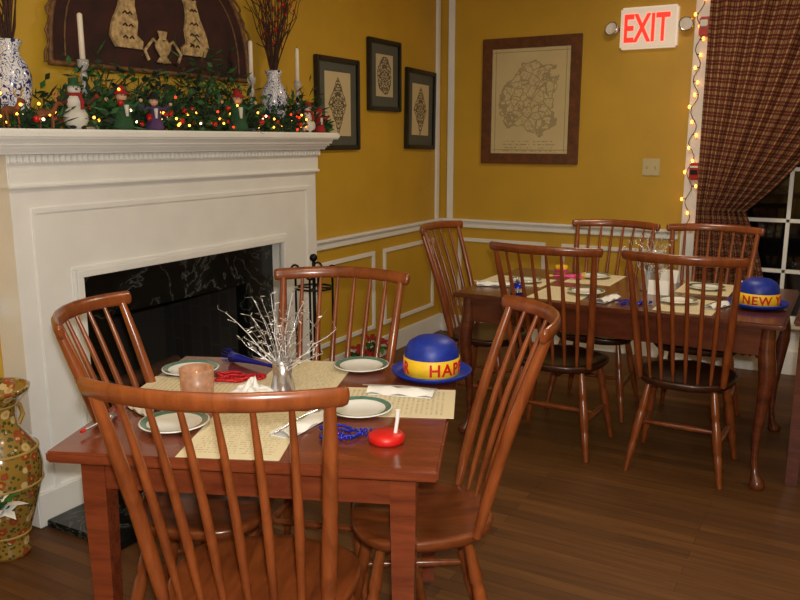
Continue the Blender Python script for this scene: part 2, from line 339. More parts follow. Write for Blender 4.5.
# ---------------------------------------------------------------- fireplace
b=MB(); X0,X1=XL+.001,-2.68; YA,YZ=1.85,3.76; OA,OZ,OT=2.13,3.43,.96
b.span((X0,YA,0),(X1,OA,1.36),WHITE,0); b.span((X0,OZ,0),(X1,YZ,1.36),WHITE,0); b.span((X0,OA,OT),(X1,OZ,1.36),WHITE,0)
for o,w,d in((0,.03,.022),(.03,.012,.012)):
    b.span((X1-.02,OA-o-w,0),(X1+d,OA-o,OT+o),WHITE,.003); b.span((X1-.02,OZ+o,0),(X1+d,OZ+o+w,OT+o),WHITE,.003); b.span((X1-.02,OA-o-w,OT+o),(X1+d,OZ+o+w,OT+o+w),WHITE,.003)
for p in(((1.93),(1.952)),((3.665),(3.687))): b.span((X1-.01,p[0],.14),(X1+.008,p[1],1.228),WHITE,.002)
b.span((X1-.01,1.93,1.228),(X1+.008,3.687,1.25),WHITE,.002)
b.span((X0,YA-.015,0),(X1+.02,OA-.045,.14),WHITE,.005); b.span((X0,OZ+.045,0),(X1+.02,YZ+.015,.14),WHITE,.005)
b.span((X0,YA-.01,1.33),(X1+.015,YZ+.01,1.42),WHITE,.004); b.span((X0,YA-.015,1.325),(X1+.025,YZ+.015,1.34),WHITE,.004)
y=YA-.01
b.span((X0,YA-.02,1.415),(X1+.03,YZ+.015,1.45),WHITE,.003)
while y<YZ: b.span((X1+.025,y,1.422),(X1+.042,y+.014,1.445),WHITE); y+=.026
prof=[(0,1.45),(.055,1.45),(.06,1.46),(.07,1.47),(.085,1.482),(.1,1.495),(.105,1.505)]
for i in range(len(prof)-1):
    d=prof[i+1][0]; e=d*.55; b.span((X0,YA-.03-e,prof[i][1]),(X1+d,YZ+e*.5,prof[i+1][1]),WHITE)
b.span((X0,YA-.15,1.505),(X1+.135,YZ+.06,1.54),WHITE,.008)
b.build('fireplace_mantel')
b=MB(); xs=-2.74
b.span((XL+.001,OA,0),(xs,2.33,OT),MARBLE,.002); b.span((XL+.001,3.21,0),(xs,OZ,OT),MARBLE,.002); b.span((XL+.001,2.33,.76),(xs,3.21,OT),MARBLE,.002)
b.span((-2.74,OA+.001,.001),(-2.655,OZ-.001,.03),MARBLE,.002); b.span((-2.655,1.86,.001),(-2.25,3.72,.03),MARBLE,.004)
b.build('fireplace_surround')
b=MB(); 
b.span((-3.42,2.31,0),(-3.36,3.23,.79),BRICK); b.span((-3.4,2.305,0),(XL,2.33,.785),BRICK); b.span((-3.4,3.21,0),(XL,3.235,.785),BRICK); b.span((-3.4,2.305,.76),(XL,3.235,.785),BRICK); b.span((-3.4,2.33,0),(XL,3.21,.012),BRICK)
for yy in(2.6,2.95):
    b.tube([(-2.9,yy,.02),(-2.9,yy,.3)],.012,IRON); b.sphere((-2.9,yy,.32),.028,IRON); b.tube([(-2.9,yy,.1),(-3.2,yy,.1),(-3.2,yy,.02)],.01,IRON)
for k in range(4):
    b.tube([(-3.05+.05*(k%2),2.45+.02*k,.15+.06*k),(-3.08,3.1-.03*k,.15+.06*k)],.045,TWIG,10)
b.build('firebox')

b=MB(); b.lathe([(1e-4,0),(.11,0),(.11,.012),(.03,.025),(.012,.03),(1e-4,.03)],IRON)
b.tube([(0,0,.02),(0,0,.84)],.009,IRON); b.sphere((0,0,.86),.022,IRON)
b.tube([(.1*math.cos(a),.1*math.sin(a),.7) for a in [i*math.pi/8 for i in range(17)]],.006,IRON)
for k in range(4):
    a=k*math.pi/2+.4; x,y=.1*math.cos(a),.1*math.sin(a)
    b.tube([(x,y,.1),(x,y,.76)],.006,IRON)
    b.tube([(x+.028*math.sin(t),y,.79-.03*math.cos(t)) for t in [i*math.pi/6 for i in range(13)]],.006,IRON)
    if k==0: b.box((x,y,.12),(.09,.01,.12),IRON,.004)
    if k==1: b.lathe([(.012,.05),(.035,.06),(.03,.16),(.01,.18)],TWIG,T=Matrix.Translation((x,y,0)))
    if k==2: b.tube([(x,y,.1),(x+.03,y,.12),(x+.03,y,.16)],.006,IRON)
    b.tube([(x*.2,y*.2,.7),(x,y,.7)],.005,IRON)
b.build('fireplace_tool_set',(-2.46,3.42,.031))
def poinsettia(name,loc,mat,sc=1):
    b=MB(); b.lathe([(1e-4,0),(.07*sc,0),(.09*sc,.13*sc),(.095*sc,.13*sc),(.095*sc,.15*sc),(.08*sc,.15*sc),(1e-4,.14*sc)],GOLDV)
    def leaf(c,a,tilt,L,m):
        T=Matrix.Translation(c)@Matrix.Rotation(a,4,'Z')@Matrix.Rotation(-tilt,4,'Y')
        P=[(0,0,0),(L*.35,L*.22,-.01),(L*.7,L*.16,0),(L,0,-.02),(L*.7,-L*.16,0),(L*.35,-L*.22,-.01),(L*.5,0,.012)]
        b.add([T@Vector(p) for p in P],[(0,6,1),(1,6,2),(2,6,3),(3,6,4),(4,6,5),(5,6,0)],m,True)
    for k in range(9):
        c=Vector((random.uniform(-.08,.08)*sc,random.uniform(-.08,.08)*sc,random.uniform(.2,.32)*sc))
        b.tube([(0,0,.13*sc),c],.004,G2,5)
        for j in range(6): leaf(c,j*1.05+k,random.uniform(-.1,.5),.075*sc,mat)
        for j in range(4): leaf(c-Vector((0,0,.03)),j*1.57+k,random.uniform(-.4,.1),.09*sc,G2)
    return b.build(name,loc)
poinsettia('potted_poinsettia',(-2.48,3.98,0),REDF)

def vaseprof(h,r): 
    P=[(1e-4,0),(.52,0),(.55,.03),(.5,.06),(.56,.14),(.8,.3),(.98,.45),(1,.54),(.92,.64),(.66,.72),(.5,.77),(.46,.83),(.52,.9),(.72,.955),(.84,.98),(.86,1),(.8,1),(.5,.92),(.42,.84),(.45,.75),(1e-4,.7)]
    return [(max(1e-4,a*r),z*h) for a,z in P]
b=MB(); b.lathe(vaseprof(.64,.14),GOLDV,40)
for zz,rr in((.45*.64,.138),(.64*.64,.130),(.14*.64,.080),(.90*.64,.074)): b.lathe([(rr-.006,zz-.006),(rr+.002,zz-.003),(rr+.002,zz+.003),(rr-.006,zz+.006)],ICING,40)
for k in(0,1):
    s=1 if k else -1; b.tube([(s*.06,0,.56),(s*.095,0,.55),(s*.105,0,.51),(s*.082,0,.475)],.008,ICING)
b.build('floor_vase',(-2.6,1.66,0),90)
b=MB()
for j in range(14):
    a=j*2.4; T=Matrix.Rotation(a,4,'Z')@Matrix.Rotation(-.2-.05*j,4,'Y'); L=.1
    P=[(0,0,0),(L*.35,L*.25,-.01),(L*.7,L*.18,0),(L,0,-.02),(L*.7,-L*.18,0),(L*.35,-L*.25,-.01),(L*.5,0,.012)]
    b.add([T@Vector(p) for p in P],[(0,6,1),(1,6,2),(2,6,3),(3,6,4),(4,6,5),(5,6,0)],NAPKIN if j<9 else G2,True)
b.tube([(0,0,-.01),(-.02,-.03,-.12),(-.02,-.03,-.255)],.005,G2)
b.build('white_silk_poinsettia',(-2.43,1.52,.26))

# ---------------------------------------------------------------- pictures
def frame(name,w,h,fw,fm,matm,pm,pw,ph,loc,rz,ry=0):
    b=MB(); d=.028
    b.span((-w/2,-d,-h/2),(-w/2+fw,0,h/2),fm,.004); b.span((w/2-fw,-d,-h/2),(w/2,0,h/2),fm,.004)
    b.span((-w/2+fw,-d,h/2-fw),(w/2-fw,0,h/2),fm,.004); b.span((-w/2+fw,-d,-h/2),(w/2-fw,0,-h/2+fw),fm,.004)
    b.span((-w/2+fw,-.012,-h/2+fw),(w/2-fw,-.002,h/2-fw),matm)
    b.span((-pw/2,-.014,-ph/2),(pw/2,-.0125,ph/2),pm)
    o=b.build(name,loc,rz); o.rotation_euler=(0,R(ry),R(rz)); return o
E1=engraving('engraving_diamond',(206,192,152),(40,34,26),.1,.17,55)
E2=engraving('engraving_oval',(198,186,150),(44,38,30),.09,.12,55,'e')
frame('picture_frame',.47,.55,.03,BLACKW,GREYMAT,E1,.28,.38,(XL+.001,4.19,1.715),90)
frame('picture_frame',.42,.46,.03,BLACKW,GREYMAT,E2,.22,.27,(XL+.001,4.75,1.92),90)
frame('picture_frame',.44,.56,.03,BLACKW,GREYMAT,E1,.25,.36,(XL+.001,5.26,1.715),90,1.5)
frame('framed_print',.74,.89,.075,BROWNF,CREAM,MAPP,.57,.72,(-2.105,YB-.001,1.775),0)
b=MB(); b.box((0,-.005,0),(.115,.008,.115),SWITCH,.003)
for x in(-.028,.028): b.box((x,-.01,0),(.01,.012,.024),SWITCH,.002,Matrix.Rotation(.3,4,'X'))
b.build('light_switch',(-1.225,YB,1.32))
b=MB(); b.box((0,-.031,0),(.37,.06,.265),SIGNW,.012)
b.text('EXIT',.235,SIGNR,lambda v:Vector(((v.x-.265)*.62,-.062-v.z,(v.y-.082)*1.05)),.002)
for s in(-1,1):
    T=Matrix.Translation((s*.235,-.06,-.0))@Matrix.Rotation(R(75),4,'X')@Matrix.Rotation(R(s*15),4,'Y')
    b.lathe([(1e-4,-.05),(.02,-.045),(.04,-.01),(.046,.015),(.046,.02),(.04,.02)],CHROME,20,T); b.lathe([(.042,.018),(.03,.01),(1e-4,.006)],NAPKIN,20,T)
    b.tube([(s*.18,-.03,0),(s*.235,-.03,0)],.01,CHROME)
b.build('exit_sign',(-1.285,YB,2.225))

# arched wall art
b=MB(); n=30; W,Hh=.58,.56
arc=[(W*math.cos(math.pi*i/n),Hh*math.sin(math.pi*i/n)**.8) for i in range(n+1)]
b.prism(arc,.02,DARKP)
outer=[(x*1.02,-.022,z*1.02) for x,z in arc]; b.tube(outer,.011,BRONZE,8); b.tube([(-W-.02,-.022,0),(0,-.022,0),(W+.02,-.022,0)],.012,BRONZE,8)
b.tube([(x*.9,-.022,.03+z*.86) for x,z in arc],.004,BRONZE,6)
def wig(i): return math.sin(i*1.7)*.012
b.tube([((W+.03+wig(i))*math.cos(math.pi*i/90),-.03-.006*math.sin(i*.9),(Hh+.03+wig(i+2))*max(0,math.sin(math.pi*i/90))**.8) for i in range(91)],.006,BRONZE,6)
cat=[(-.07,0),(.08,0),(.085,.03),(.05,.05),(.06,.1),(.045,.16),(.05,.2),(.07,.235),(.055,.27),(.03,.3),(.015,.275),(-.01,.28),(-.03,.3),(-.04,.255),(-.02,.21),(-.045,.15),(-.085,.09),(-.1,.04)]
for s in(-1,1):
    b.prism([(s*(.2-x*.95),.09+z*1.12) for x,z in (cat if s>0 else cat[::-1])],.034,CARV)
    for zz,L in((.13,.04),(.18,.036),(.23,.03),(.29,.022),(.34,.03)):
        for q in(-.4,.5): b.tube([(s*.2-L*q-.012,-.036,zz),(s*.2-L*q,-.037,zz+.010),(s*.2-L*q+.012,-.036,zz)],.0035,DARKP,5)
b.lathe([(1e-4,.04),(.045,.045),(.02,.07),(.045,.1),(.05,.12),(.02,.15),(.03,.18),(1e-4,.18)],CARV,16,Matrix.Translation((0,-.03,0))@Matrix.Diagonal((1,.3,1,1)))
for s in(-1,1): b.tube([(0,-.03,.1),(s*.06,-.03,.14),(s*.11,-.03,.09),(s*.09,-.03,.05)],.008,CARV,6)
b.build('arched_wall_art',(XL+.001,2.755,1.80),90)

# ---------------------------------------------------------------- mantel decor
MZ=1.541
def bouquet(b,z0,n,h,spread):
    for k in range(n):
        a=random.uniform(0,6.28); s=random.uniform(.1,1)*spread; hh=h*random.uniform(.65,1)
        pts=[(0,0,z0)]
        for i in range(1,6):
            t=i/5; pts.append((max(-.075,s*math.cos(a)*t**1.2*.8+random.uniform(-.012,.012)),s*math.sin(a)*t**1.2+random.uniform(-.012,.012),z0+hh*t))
        b.tube(pts,[.0035*(1-.12*i) for i in range(6)],TWIG,5)
        for i in range(2,6):
            p=Vector(pts[i]); q=p+Vector((random.uniform(-.05,.05),random.uniform(-.05,.05),random.uniform(.02,.08))); q.x=max(-.085,q.x)
            b.tube([p,q],.0018,TWIG,4)
            if random.random()<.45: b.sphere(q,.008,BERRY,seg=6)
def mvase(n,spread):
    b=MB(); P=[(1e-4,0),(.045,0),(.048,.01),(.042,.03),(.055,.08),(.068,.14),(.07,.19),(.055,.235),(.036,.26),(.034,.285),(.048,.315),(.044,.315),(.03,.285),(1e-4,.27)]
    b.lathe(P,BLUEW,28); bouquet(b,.26,n,.62,spread); return b
mvase(30,.28).build('porcelain_vase_with_twigs',(-2.72,1.93,MZ)); mvase(38,.24).build('porcelain_vase_with_twigs',(-2.72,3.46,MZ))
b=MB(); b.lathe([(1e-4,0),(.042,0),(.045,.008),(.02,.02),(.01,.035),(.018,.06),(.01,.08),(.016,.12),(.009,.17),(.015,.2),(.01,.225),(.02,.245),(.024,.27),(.012,.27),(1e-4,.26)],CRYST,16)
b.lathe([(1e-4,.26),(.011,.262),(.0105,.44),(.004,.446),(1e-4,.446)],WAX,12); b.tube([(0,0,.445),(0,.001,.458)],.001,BLK,4)
cm=b.mesh('candlestick')
for y in(2.235,3.255,3.64): place('candlestick',cm,(-2.70,y,MZ))
def figurine(name,loc,rz,body,hat,face,kind,sc=1,trim=None):
    b=MB(); b.M=Matrix.Scale(sc,4); trim=trim or SNOW
    if kind=='snow':
        b.sphere((0,0,.045),.05,body,seg=14); b.sphere((0,0,.11),.036,body,seg=14); b.sphere((0,0,.16),.027,face,seg=14)
        b.tube([(0,-.025,.16),(0,-.05,.157)],[.005,.001],GINGER,6)
        b.lathe([(.04,.172),(.04,.178),(.021,.18),(.02,.205),(1e-4,.207)],hat,14)
        b.lathe([(.028,.132),(.034,.138),(.028,.146)],REDF,12); b.tube([(.01,-.03,.14),(.015,-.045,.11),(.012,-.05,.08)],.008,REDF,6)
    else:
        b.lathe([(1e-4,0),(.045,0),(.05,.015),(.04,.05),(.034,.09),(.028,.12),(1e-4,.128)],body,16,wob=lambda a,z:1+.08*math.sin(6*a)); b.sphere((0,0,.148),.025,face,seg=14)
        b.lathe([(.036,.158),(.036,.164),(.022,.172),(.015,.19),(.002,.20)],hat,14)
        b.tube([(0,-.045,.11),(0,-.048,.06)],[.012,.006],trim,7)
    for s in(-1,1):
        b.tube([(s*.025,0,.115),(s*.055,-.01,.105),(s*.08,-.02,.13)],[.011,.01,.009],body if kind!='snow' else TWIG,7); b.sphere((s*.083,-.022,.133),.01,REDF if kind=='snow' else face,seg=8)
        b.sphere((s*.009,-.024,.154 if kind!='snow' else .168),.003,BLK,seg=6)
        b.sphere((s*.02,-.02,.009),.014,BLK,(1,1.4,.6),8)
    return b.build(name,loc,rz)
figurine('snowman_figurine',(-2.605,2.105,MZ),70,SNOW,GREENF,SNOW,'snow',.92)
figurine('folk_doll_figurine',(-2.605,2.33,MZ),75,GREENF,REDF,SKIN,'e',.88)
figurine('folk_doll_figurine',(-2.605,2.50,MZ),60,PURP,BLK,SKIN,'e',.8)
figurine('folk_doll_figurine',(-2.605,3.03,MZ),60,GREENF,REDF,SKIN,'e',1.0)
figurine('snowman_figurine',(-2.605,3.60,MZ),60,SNOW,REDF,SNOW,'snow',.78)
figurine('folk_doll_figurine',(-2.605,3.70,MZ),60,REDF,REDF,SKIN,'e',.7)
def deer(y,s,rz):
    b=MB(); b.M=Matrix.Scale(s,4)
    b.tube([(-.045,0,.075),(-.02,0,.082),(.02,0,.08),(.04,0,.088)],[.014,.022,.02,.016],GINGER,8)
    b.tube([(.035,0,.085),(.055,0,.115),(.062,0,.13)],[.015,.011,.01],GINGER,8); b.tube([(.055,0,.132),(.075,0,.13),(.092,0,.122)],[.011,.011,.006],GINGER,8)
    for x in(-.035,.03):
        for q in(-1,1): b.tube([(x,q*.01,.075),(x+.003,q*.013,.035),(x,q*.013,0)],[.009,.005,.005],GINGER,6)
    for q in(-1,1):
        b.tube([(.058,q*.005,.14),(.05,q*.02,.165),(.058,q*.03,.19)],.003,ICING,5); b.tube([(.052,q*.017,.16),(.068,q*.024,.178)],.0025,ICING,5)
    b.tube([(-.046,0,.08),(-.058,0,.09)],[.006,.002],GINGER,5)
    b.build('deer_figurine',(-2.60,y,MZ),rz)
deer(1.83,.75,100); deer(1.97,.7,70)
b=MB()
def leafq(c,L,w,m):
    d=Vector((random.gauss(.2,1),random.gauss(0,1),random.gauss(.35,.8))).normalized(); q=Vector((random.gauss(0,1),random.gauss(0,1),random.gauss(0,1))); s=d.cross(q).normalized()*w
    c=Vector(c); P=[c,c+d*L*.5+s,c+d*L,c+d*L*.5-s]
    for p in P: p.x=max(p.x,XL+.01); p.z=max(p.z,MZ+.001) if p.x<-2.546 and p.y<3.81 else p.z
    b.add(P,[(0,1,2,3)],m)
for k in range(5400):
    y=random.uniform(1.80,3.76); e=1 if y>2.05 else .35; amp=(.06+.06*max(0,math.exp(-((y-2.8)/.4)**2))+.02*math.sin(y*9))*e
    c=(random.uniform(-2.77,-2.60),y,MZ+.012+abs(random.gauss(0,amp)))
    r=random.random()
    if r<.6: leafq(c,random.uniform(.045,.085),.004,random.choice([G1,G1,G2,G3]))
    else: leafq(c,random.uniform(.03,.055),.011,random.choice([G1,G2,G3]))
for k in range(260):
    t=random.random(); c=(-2.6-.05*random.random(),3.74+.06*t,MZ+.005+random.uniform(0,.05)); leafq(c,.045,.005,random.choice([G1,G2]))
b.tube([(-2.69,1.9+i*.092,MZ+.02+.01*math.sin(i)) for i in range(21)],.012,G3,6)
for k in range(85):
    y=random.uniform(1.8,3.78); c=(random.uniform(-2.66,-2.58),y,MZ+.015+abs(random.gauss(0,.055))); b.sphere(c,.0055,random.choice([LRED,LORG,LWHT,LORG]),seg=6)
for k in range(30):
    y=random.uniform(1.9,3.75); c=(random.uniform(-2.65,-2.58),y,MZ+.02+abs(random.gauss(0,.045))); b.sphere(c,random.uniform(.008,.015),BERRY,seg=10)
b.build('christmas_garland')

# ---------------------------------------------------------------- curtain
def curtain():
    nu,nv=170,50; vs=[];fs=[];uvs=[]
    for j in range(nv+1):
        z=2.58-(2.58-.12)*j/nv
        zt=1.06
        if z>zt:
            q=(z-zt)/(2.58-zt); w=.30+(.95)*q**.85; folds=.04
        else:
            q=(zt-z)/zt; w=.30+.16*math.sin(min(1,q*1.6)*math.pi/2); folds=.04
        for i in range(nu+1):
            u=i/nu
            x=-.90+w*u; yy=YB-.115+folds*(.55+.45*u)*math.sin(u*2*math.pi*10+.5*math.sin(z*2))+.012*math.sin(u*37+z*3)
            zz=z-.10*u*(1 if z>zt else 0)*math.sin(math.pi*min(1,max(0,(z-zt)/(2.58-zt))))
            vs.append((x,yy,zz)); uvs.append((u*1.9*19,z*19))
    for j in range(nv):
        for i in range(nu):
            a=j*(nu+1)+i; fs.append((a,a+1,a+nu+2,a+nu+1))
    me=bpy.data.meshes.new('plaid_curtain'); me.from_pydata(vs,[],fs); me.materials.append(PLAID)
    ul=me.uv_layers.new(name='UVMap')
    for l in me.loops: ul.data[l.index].uv=uvs[l.vertex_index]
    me.polygons.foreach_set('use_smooth',[True]*len(fs)); me.update(); return place('plaid_curtain',me)
curtain()
b=MB(); b.tube([(-1.02,YB-.11,2.6),(.6,YB-.11,2.6)],.013,BRONZE,12); b.sphere((-1.03,YB-.11,2.6),.025,BRONZE); b.sphere((.61,YB-.11,2.6),.025,BRONZE)
for x in(-.97,.55): b.tube([(x,YB,2.6),(x,YB-.11,2.6)],.008,BRONZE,8)
b.build('curtain_rod')
b=MB(); pts=[]
for i in range(61):
    z=.95+i*.028; pts.append((-.965+.02*math.sin(i*.9),YB-.045-.008*math.cos(i*.7),z))
b.tube(pts,.0025,G3,5)
for i in range(0,61,3):
    p=Vector(pts[i]); d=Vector((random.uniform(-.03,.03),-.015,random.uniform(-.01,.01))); b.tube([p,p+d],.003,G3,5); b.sphere(p+d,.008,LORG,(1,1,1.5),6)
b.build('string_lights')
b=MB(); b.box((0,-.03,0),(.06,.05,.12),BERRY,.008); b.box((0,-.06,.02),(.045,.014,.04),NAPKIN,.004); b.build('fire_alarm_strobe',(-.93,YB-.06,2.2))
b=MB(); b.box((0,-.025,0),(.06,.045,.11),BERRY,.008); b.box((0,-.05,-.005),(.045,.012,.03),BLK,.003); b.box((0,-.052,.03),(.05,.004,.012),NAPKIN); b.build('fire_alarm_pull_station',(-.93,YB-.06,1.30))

# ---------------------------------------------------------------- chairs
def chair_mesh(name,seatm):
    b=MB(); N=44; out=[]
    for k in range(N):
        a=2*math.pi*k/N; c,s=math.cos(a),math.sin(a)
        x=.215*math.copysign(abs(c)**.72,c); y=.205*math.copysign(abs(s)**.8,s)
        x*=1+.10*(y/.205); out.append((x,y))
    rings=[(.001,.434),(.3,.435),(.6,.439),(.85,.449),(.95,.451),(.99,.447),(1,.440),(.99,.428),(.93,.413),(.8,.408),(.001,.408)]
    vs=[];fs=[]
    for sc,z in rings:
        for x,y in out:
            zz=z+(.010*max(0,y/.205)*max(0,1-abs(x)/.1)*sc if z>.43 else 0); vs.append((x*sc,y*sc,zz))
    for i in range(len(rings)-1):
        for k in range(N):
            k2=(k+1)%N; fs.append((i*N+k,(i+1)*N+k,(i+1)*N+k2,i*N+k2))
    b.add(vs,fs,seatm,True)
    def seatp(t): return Vector((.178*t,-.180+.045*t*t,.44))
    def topp(t): return Vector((.222*t,-.362+.068*t*t,1.0))
    for t in(-1,1):
        p,q=seatp(t),topp(t); fr=[0,.08,.2,.45,.5,.52,.8,1]; rr=[.012,.015,.017,.0165,.015,.0165,.015,.0115]
        b.tube([p.lerp(q,f)+Vector((0,.012*math.sin(math.pi*f),0)) for f in fr],rr,CHAIR,10)
    for t in(-.72,-.43,-.145,.145,.43,.72):
        p,q=seatp(t),topp(t); fr=[0,.15,.4,.6,.85,1]; rr=[.006,.0085,.0108,.0098,.008,.006]
        b.tube([p.lerp(q,f)+Vector((0,.012*math.sin(math.pi*f),0)) for f in fr],rr,CHAIR,8)
    ts=[-1.14,-1.13,-1.1,-.8,-.5,-.2,.1,.4,.7,1.0,1.1,1.13,1.14]
    b.tube([(.222*t,-.367+.068*t*t,1.015+.004*(1-t*t)) for t in ts],[((.005,.010) if abs(t)>1.135 else (.010,.019) if abs(t)>1.12 else (.012,.022)) for t in ts],CHAIR,14,up=(0,-.27,1))
    L={}
    for sx in(-1,1):
        for nm,p,q in(('f',(sx*.155,.125,.415),(sx*.215,.195,0)),('b',(sx*.14,-.115,.415),(sx*.205,-.205,0))):
            p,q=Vector(p),Vector(q); L[(sx,nm)]=(p,q)
            fr=[0,.1,.24,.28,.30,.34,.5,.62,.655,.69,.85,1]; rr=[.012,.0155,.0185,.0185,.0145,.018,.0205,.0195,.0145,.0185,.014,.011]
            b.tube([p.lerp(q,f) for f in fr],rr,CHAIR,12)
    mids=[]
    fr=[0,.2,.45,.5,.55,.8,1]; rr=[.008,.011,.0145,.0125,.0145,.011,.008]
    for sx in(-1,1):
        p=L[(sx,'f')][0].lerp(L[(sx,'f')][1],.56); q=L[(sx,'b')][0].lerp(L[(sx,'b')][1],.56); b.tube([p.lerp(q,f) for f in fr],rr,CHAIR,10); mids.append((p+q)/2)
    b.tube([mids[0].lerp(mids[1],f) for f in fr],rr,CHAIR,10)
    return b.mesh(name)
cm1=chair_mesh('windsor_chair',SEAT); cm2=chair_mesh('windsor_chair_dark',DSEAT)
def chair(cx,cy,phi,me,sx=1):
    f=(math.cos(R(phi)),math.sin(R(phi))); o=place('windsor_chair',me,(cx+f[0]*.335,cy+f[1]*.335,0),phi-90); o.scale=(sx,1,1)
chair(-1.048,1.085,112.5,cm1,1.08)
chair(-1.61,2.43,-72.7,cm1)
chair(-1.905,1.50,27,cm1,.95)
chair(-.735,2.10,214.5,cm1,.93)
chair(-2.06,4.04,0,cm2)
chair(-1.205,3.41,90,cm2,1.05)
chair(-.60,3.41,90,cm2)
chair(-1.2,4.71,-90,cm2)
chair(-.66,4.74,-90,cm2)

# ---------------------------------------------------------------- tables
TC=Vector((-1.396,1.783)); TR=22.4
b=MB(); w,d=.97,.90
b.box((0,0,.735),(w,d,.03),TABLE,.006)
for s in(-1,1):
    b.box((0,s*(d/2-.075),.675),(w-.16,.022,.09),TABLE,.002); b.box((s*(w/2-.075),0,.675),(.022,d-.16,.09),TABLE,.002)
    for q in(-1,1):
        vs=[];x,y=s*(w/2-.09),q*(d/2-.09)
        for hw,z in((.021,0),(.031,.6),(.031,.72)):
            vs+=[(x-hw,y-hw,z),(x+hw,y-hw,z),(x+hw,y+hw,z),(x-hw,y+hw,z)]
        fs=[(3,2,1,0),(8,9,10,11)]+[(4*i+k,4*i+(k+1)%4,4*i+4+(k+1)%4,4*i+4+k) for i in(0,1) for k in range(4)]
        b.add(vs,fs,TABLE)
b.build('dining_table',(TC.x,TC.y,0),TR)
def T1(u,w,z=.75):
    c,s=math.cos(R(TR)),math.sin(R(TR)); return (TC.x+u*c-w*s,TC.y+u*s+w*c,z)
b=MB(); w,d=1.52,.93
b.box((0,0,.738),(w,d,.024),DTABLE,.008)
for s in(-1,1):
    b.box((0,s*(d/2-.06),.665),(w-.14,.02,.13),DTABLE,.002); b.box((s*(w/2-.06),0,.665),(.02,d-.14,.13),DTABLE,.002)
    for q in(-1,1):
        x,y=s*(w/2-.065),q*(d/2-.065); dx,dy=s*.7,q*.7
        prof=[(.72,0,.030),(.62,0,.034),(.56,.012,.037),(.5,.018,.034),(.38,.004,.025),(.25,-.012,.018),(.12,-.014,.0145),(.06,-.004,.016),(.03,.012,.03),(.012,.016,.034),(0,.016,.026)]
        b.tube([(x+dx*o,y+dy*o,z) for z,o,r in prof],[r for z,o,r in prof],DTABLE,14)
T2=(-.96,4.035); b.build('dining_table',(T2[0],T2[1],0),0)
b=MB(); b.box((0,0,.738),(1.0,.8,.024),DTABLE,.006)
for s in(-1,1):
    b.box((0,s*.33,.68),(.86,.02,.09),DTABLE,.002); b.box((s*.43,0,.68),(.02,.64,.09),DTABLE,.002)
    for q in(-1,1): b.box((s*.45,q*.35,.363),(.05,.05,.726),DTABLE,.004)
b.build('dining_table',(.325,4.10,0),0)

# ---------------------------------------------------------------- tableware
b=MB(); b.lathe([(1e-4,.002),(.05,.002),(.055,.0),(.06,.004),(.092,.013),(.093,.015),(.088,.0155)],CHINA,36); b.lathe([(.088,.0155),(.072,.0115)],GREENRIM,36); b.lathe([(.072,.0115),(.058,.008),(.05,.005),(1e-4,.005)],CHINA,36)
plate=b.mesh('plate')
for u,w in((-.385,.25),(-.235,-.245),(.235,-.07),(.165,.36)): place('dinner_plate',plate,T1(u,w,.7535))
b=MB(); b.box((0,0,.001),(.255,.35,.0014),PAPER); menu=b.mesh('paper_placemat')
for u,w,r in((-.03,-.265,2),(0.0,.26,178),(.32,.03,92),(-.30,.07,-88)): place('paper_placemat',menu,T1(u,w,.7502),TR+r)
def napkin(name,loc,rz,L=.19,W=.06):
    b=MB(); vs=[];fs=[];n=12;m=6
    for i in range(n+1):
        for j in range(m+1):
            x=(i/n-.5)*L; y=(j/m-.5)*W; z=.006+.012*math.sin(math.pi*j/m)+.004*math.sin(i*1.3+j); vs.append((x,y,max(.002,z)))
    for i in range(n):
        for j in range(m): a=i*(m+1)+j; fs.append((a,a+m+1,a+m+2,a+1))
    b.add(vs,fs,NAPKIN,True)
    b.box((0,0,.0015),(L*.96,W*.9,.002),NAPKIN); b.tube([(-L*.6,0,.02),(0,.005,.022),(L*.55,0,.02)],[(.002,.002),(.002,.003),(.007,.003)],CHROME,8)
    return b.build(name,loc,rz)
napkin('rolled_napkin',T1(.10,-.2,.752),TR+70,.2,.07); napkin('rolled_napkin',T1(.33,.11,.752),TR-5,.2,.07); napkin('rolled_napkin',T1(-.37,-.13,.752),TR-40,.13)
# crumpled napkin: folded sheet with peaks
b=MB(); n=22; vs=[];fs=[]
for i in range(n+1):
    for j in range(n+1):
        x=(i/n-.5)*.13; y=(j/n-.5)*.12; r=math.hypot(x/.065,y/.06); h=max(0,1-r)**.7
        q=abs(mn.noise(Vector((x*32,y*32,3.1))))
        vs.append((x+.012*mn.noise(Vector((x*30,y*30,9))),y+.012*mn.noise(Vector((x*30,y*30,5))),.001+h*(.016+.085*q)))
for i in range(n):
    for j in range(n): a=i*(n+1)+j; fs.append((a,a+n+1,a+n+2,a+1))
b.add(vs,fs,NAPKIN,True); b.build('crumpled_napkin',T1(-.115,.06,.7525),20)
def votive(loc):
    b=MB(); b.lathe([(1e-4,0),(.042,0),(.047,.01),(.051,.09),(.048,.09),(.044,.012),(1e-4,.012)],FROST,26); b.lathe([(1e-4,.012),(.036,.012),(.036,.04),(1e-4,.04)],WAX,18); b.lathe([(1e-4,.042),(.006,.052),(.004,.066),(1e-4,.078)],FLAME,8); b.build('votive_candle',loc)
votive(T1(-.265,-.0,.7525))
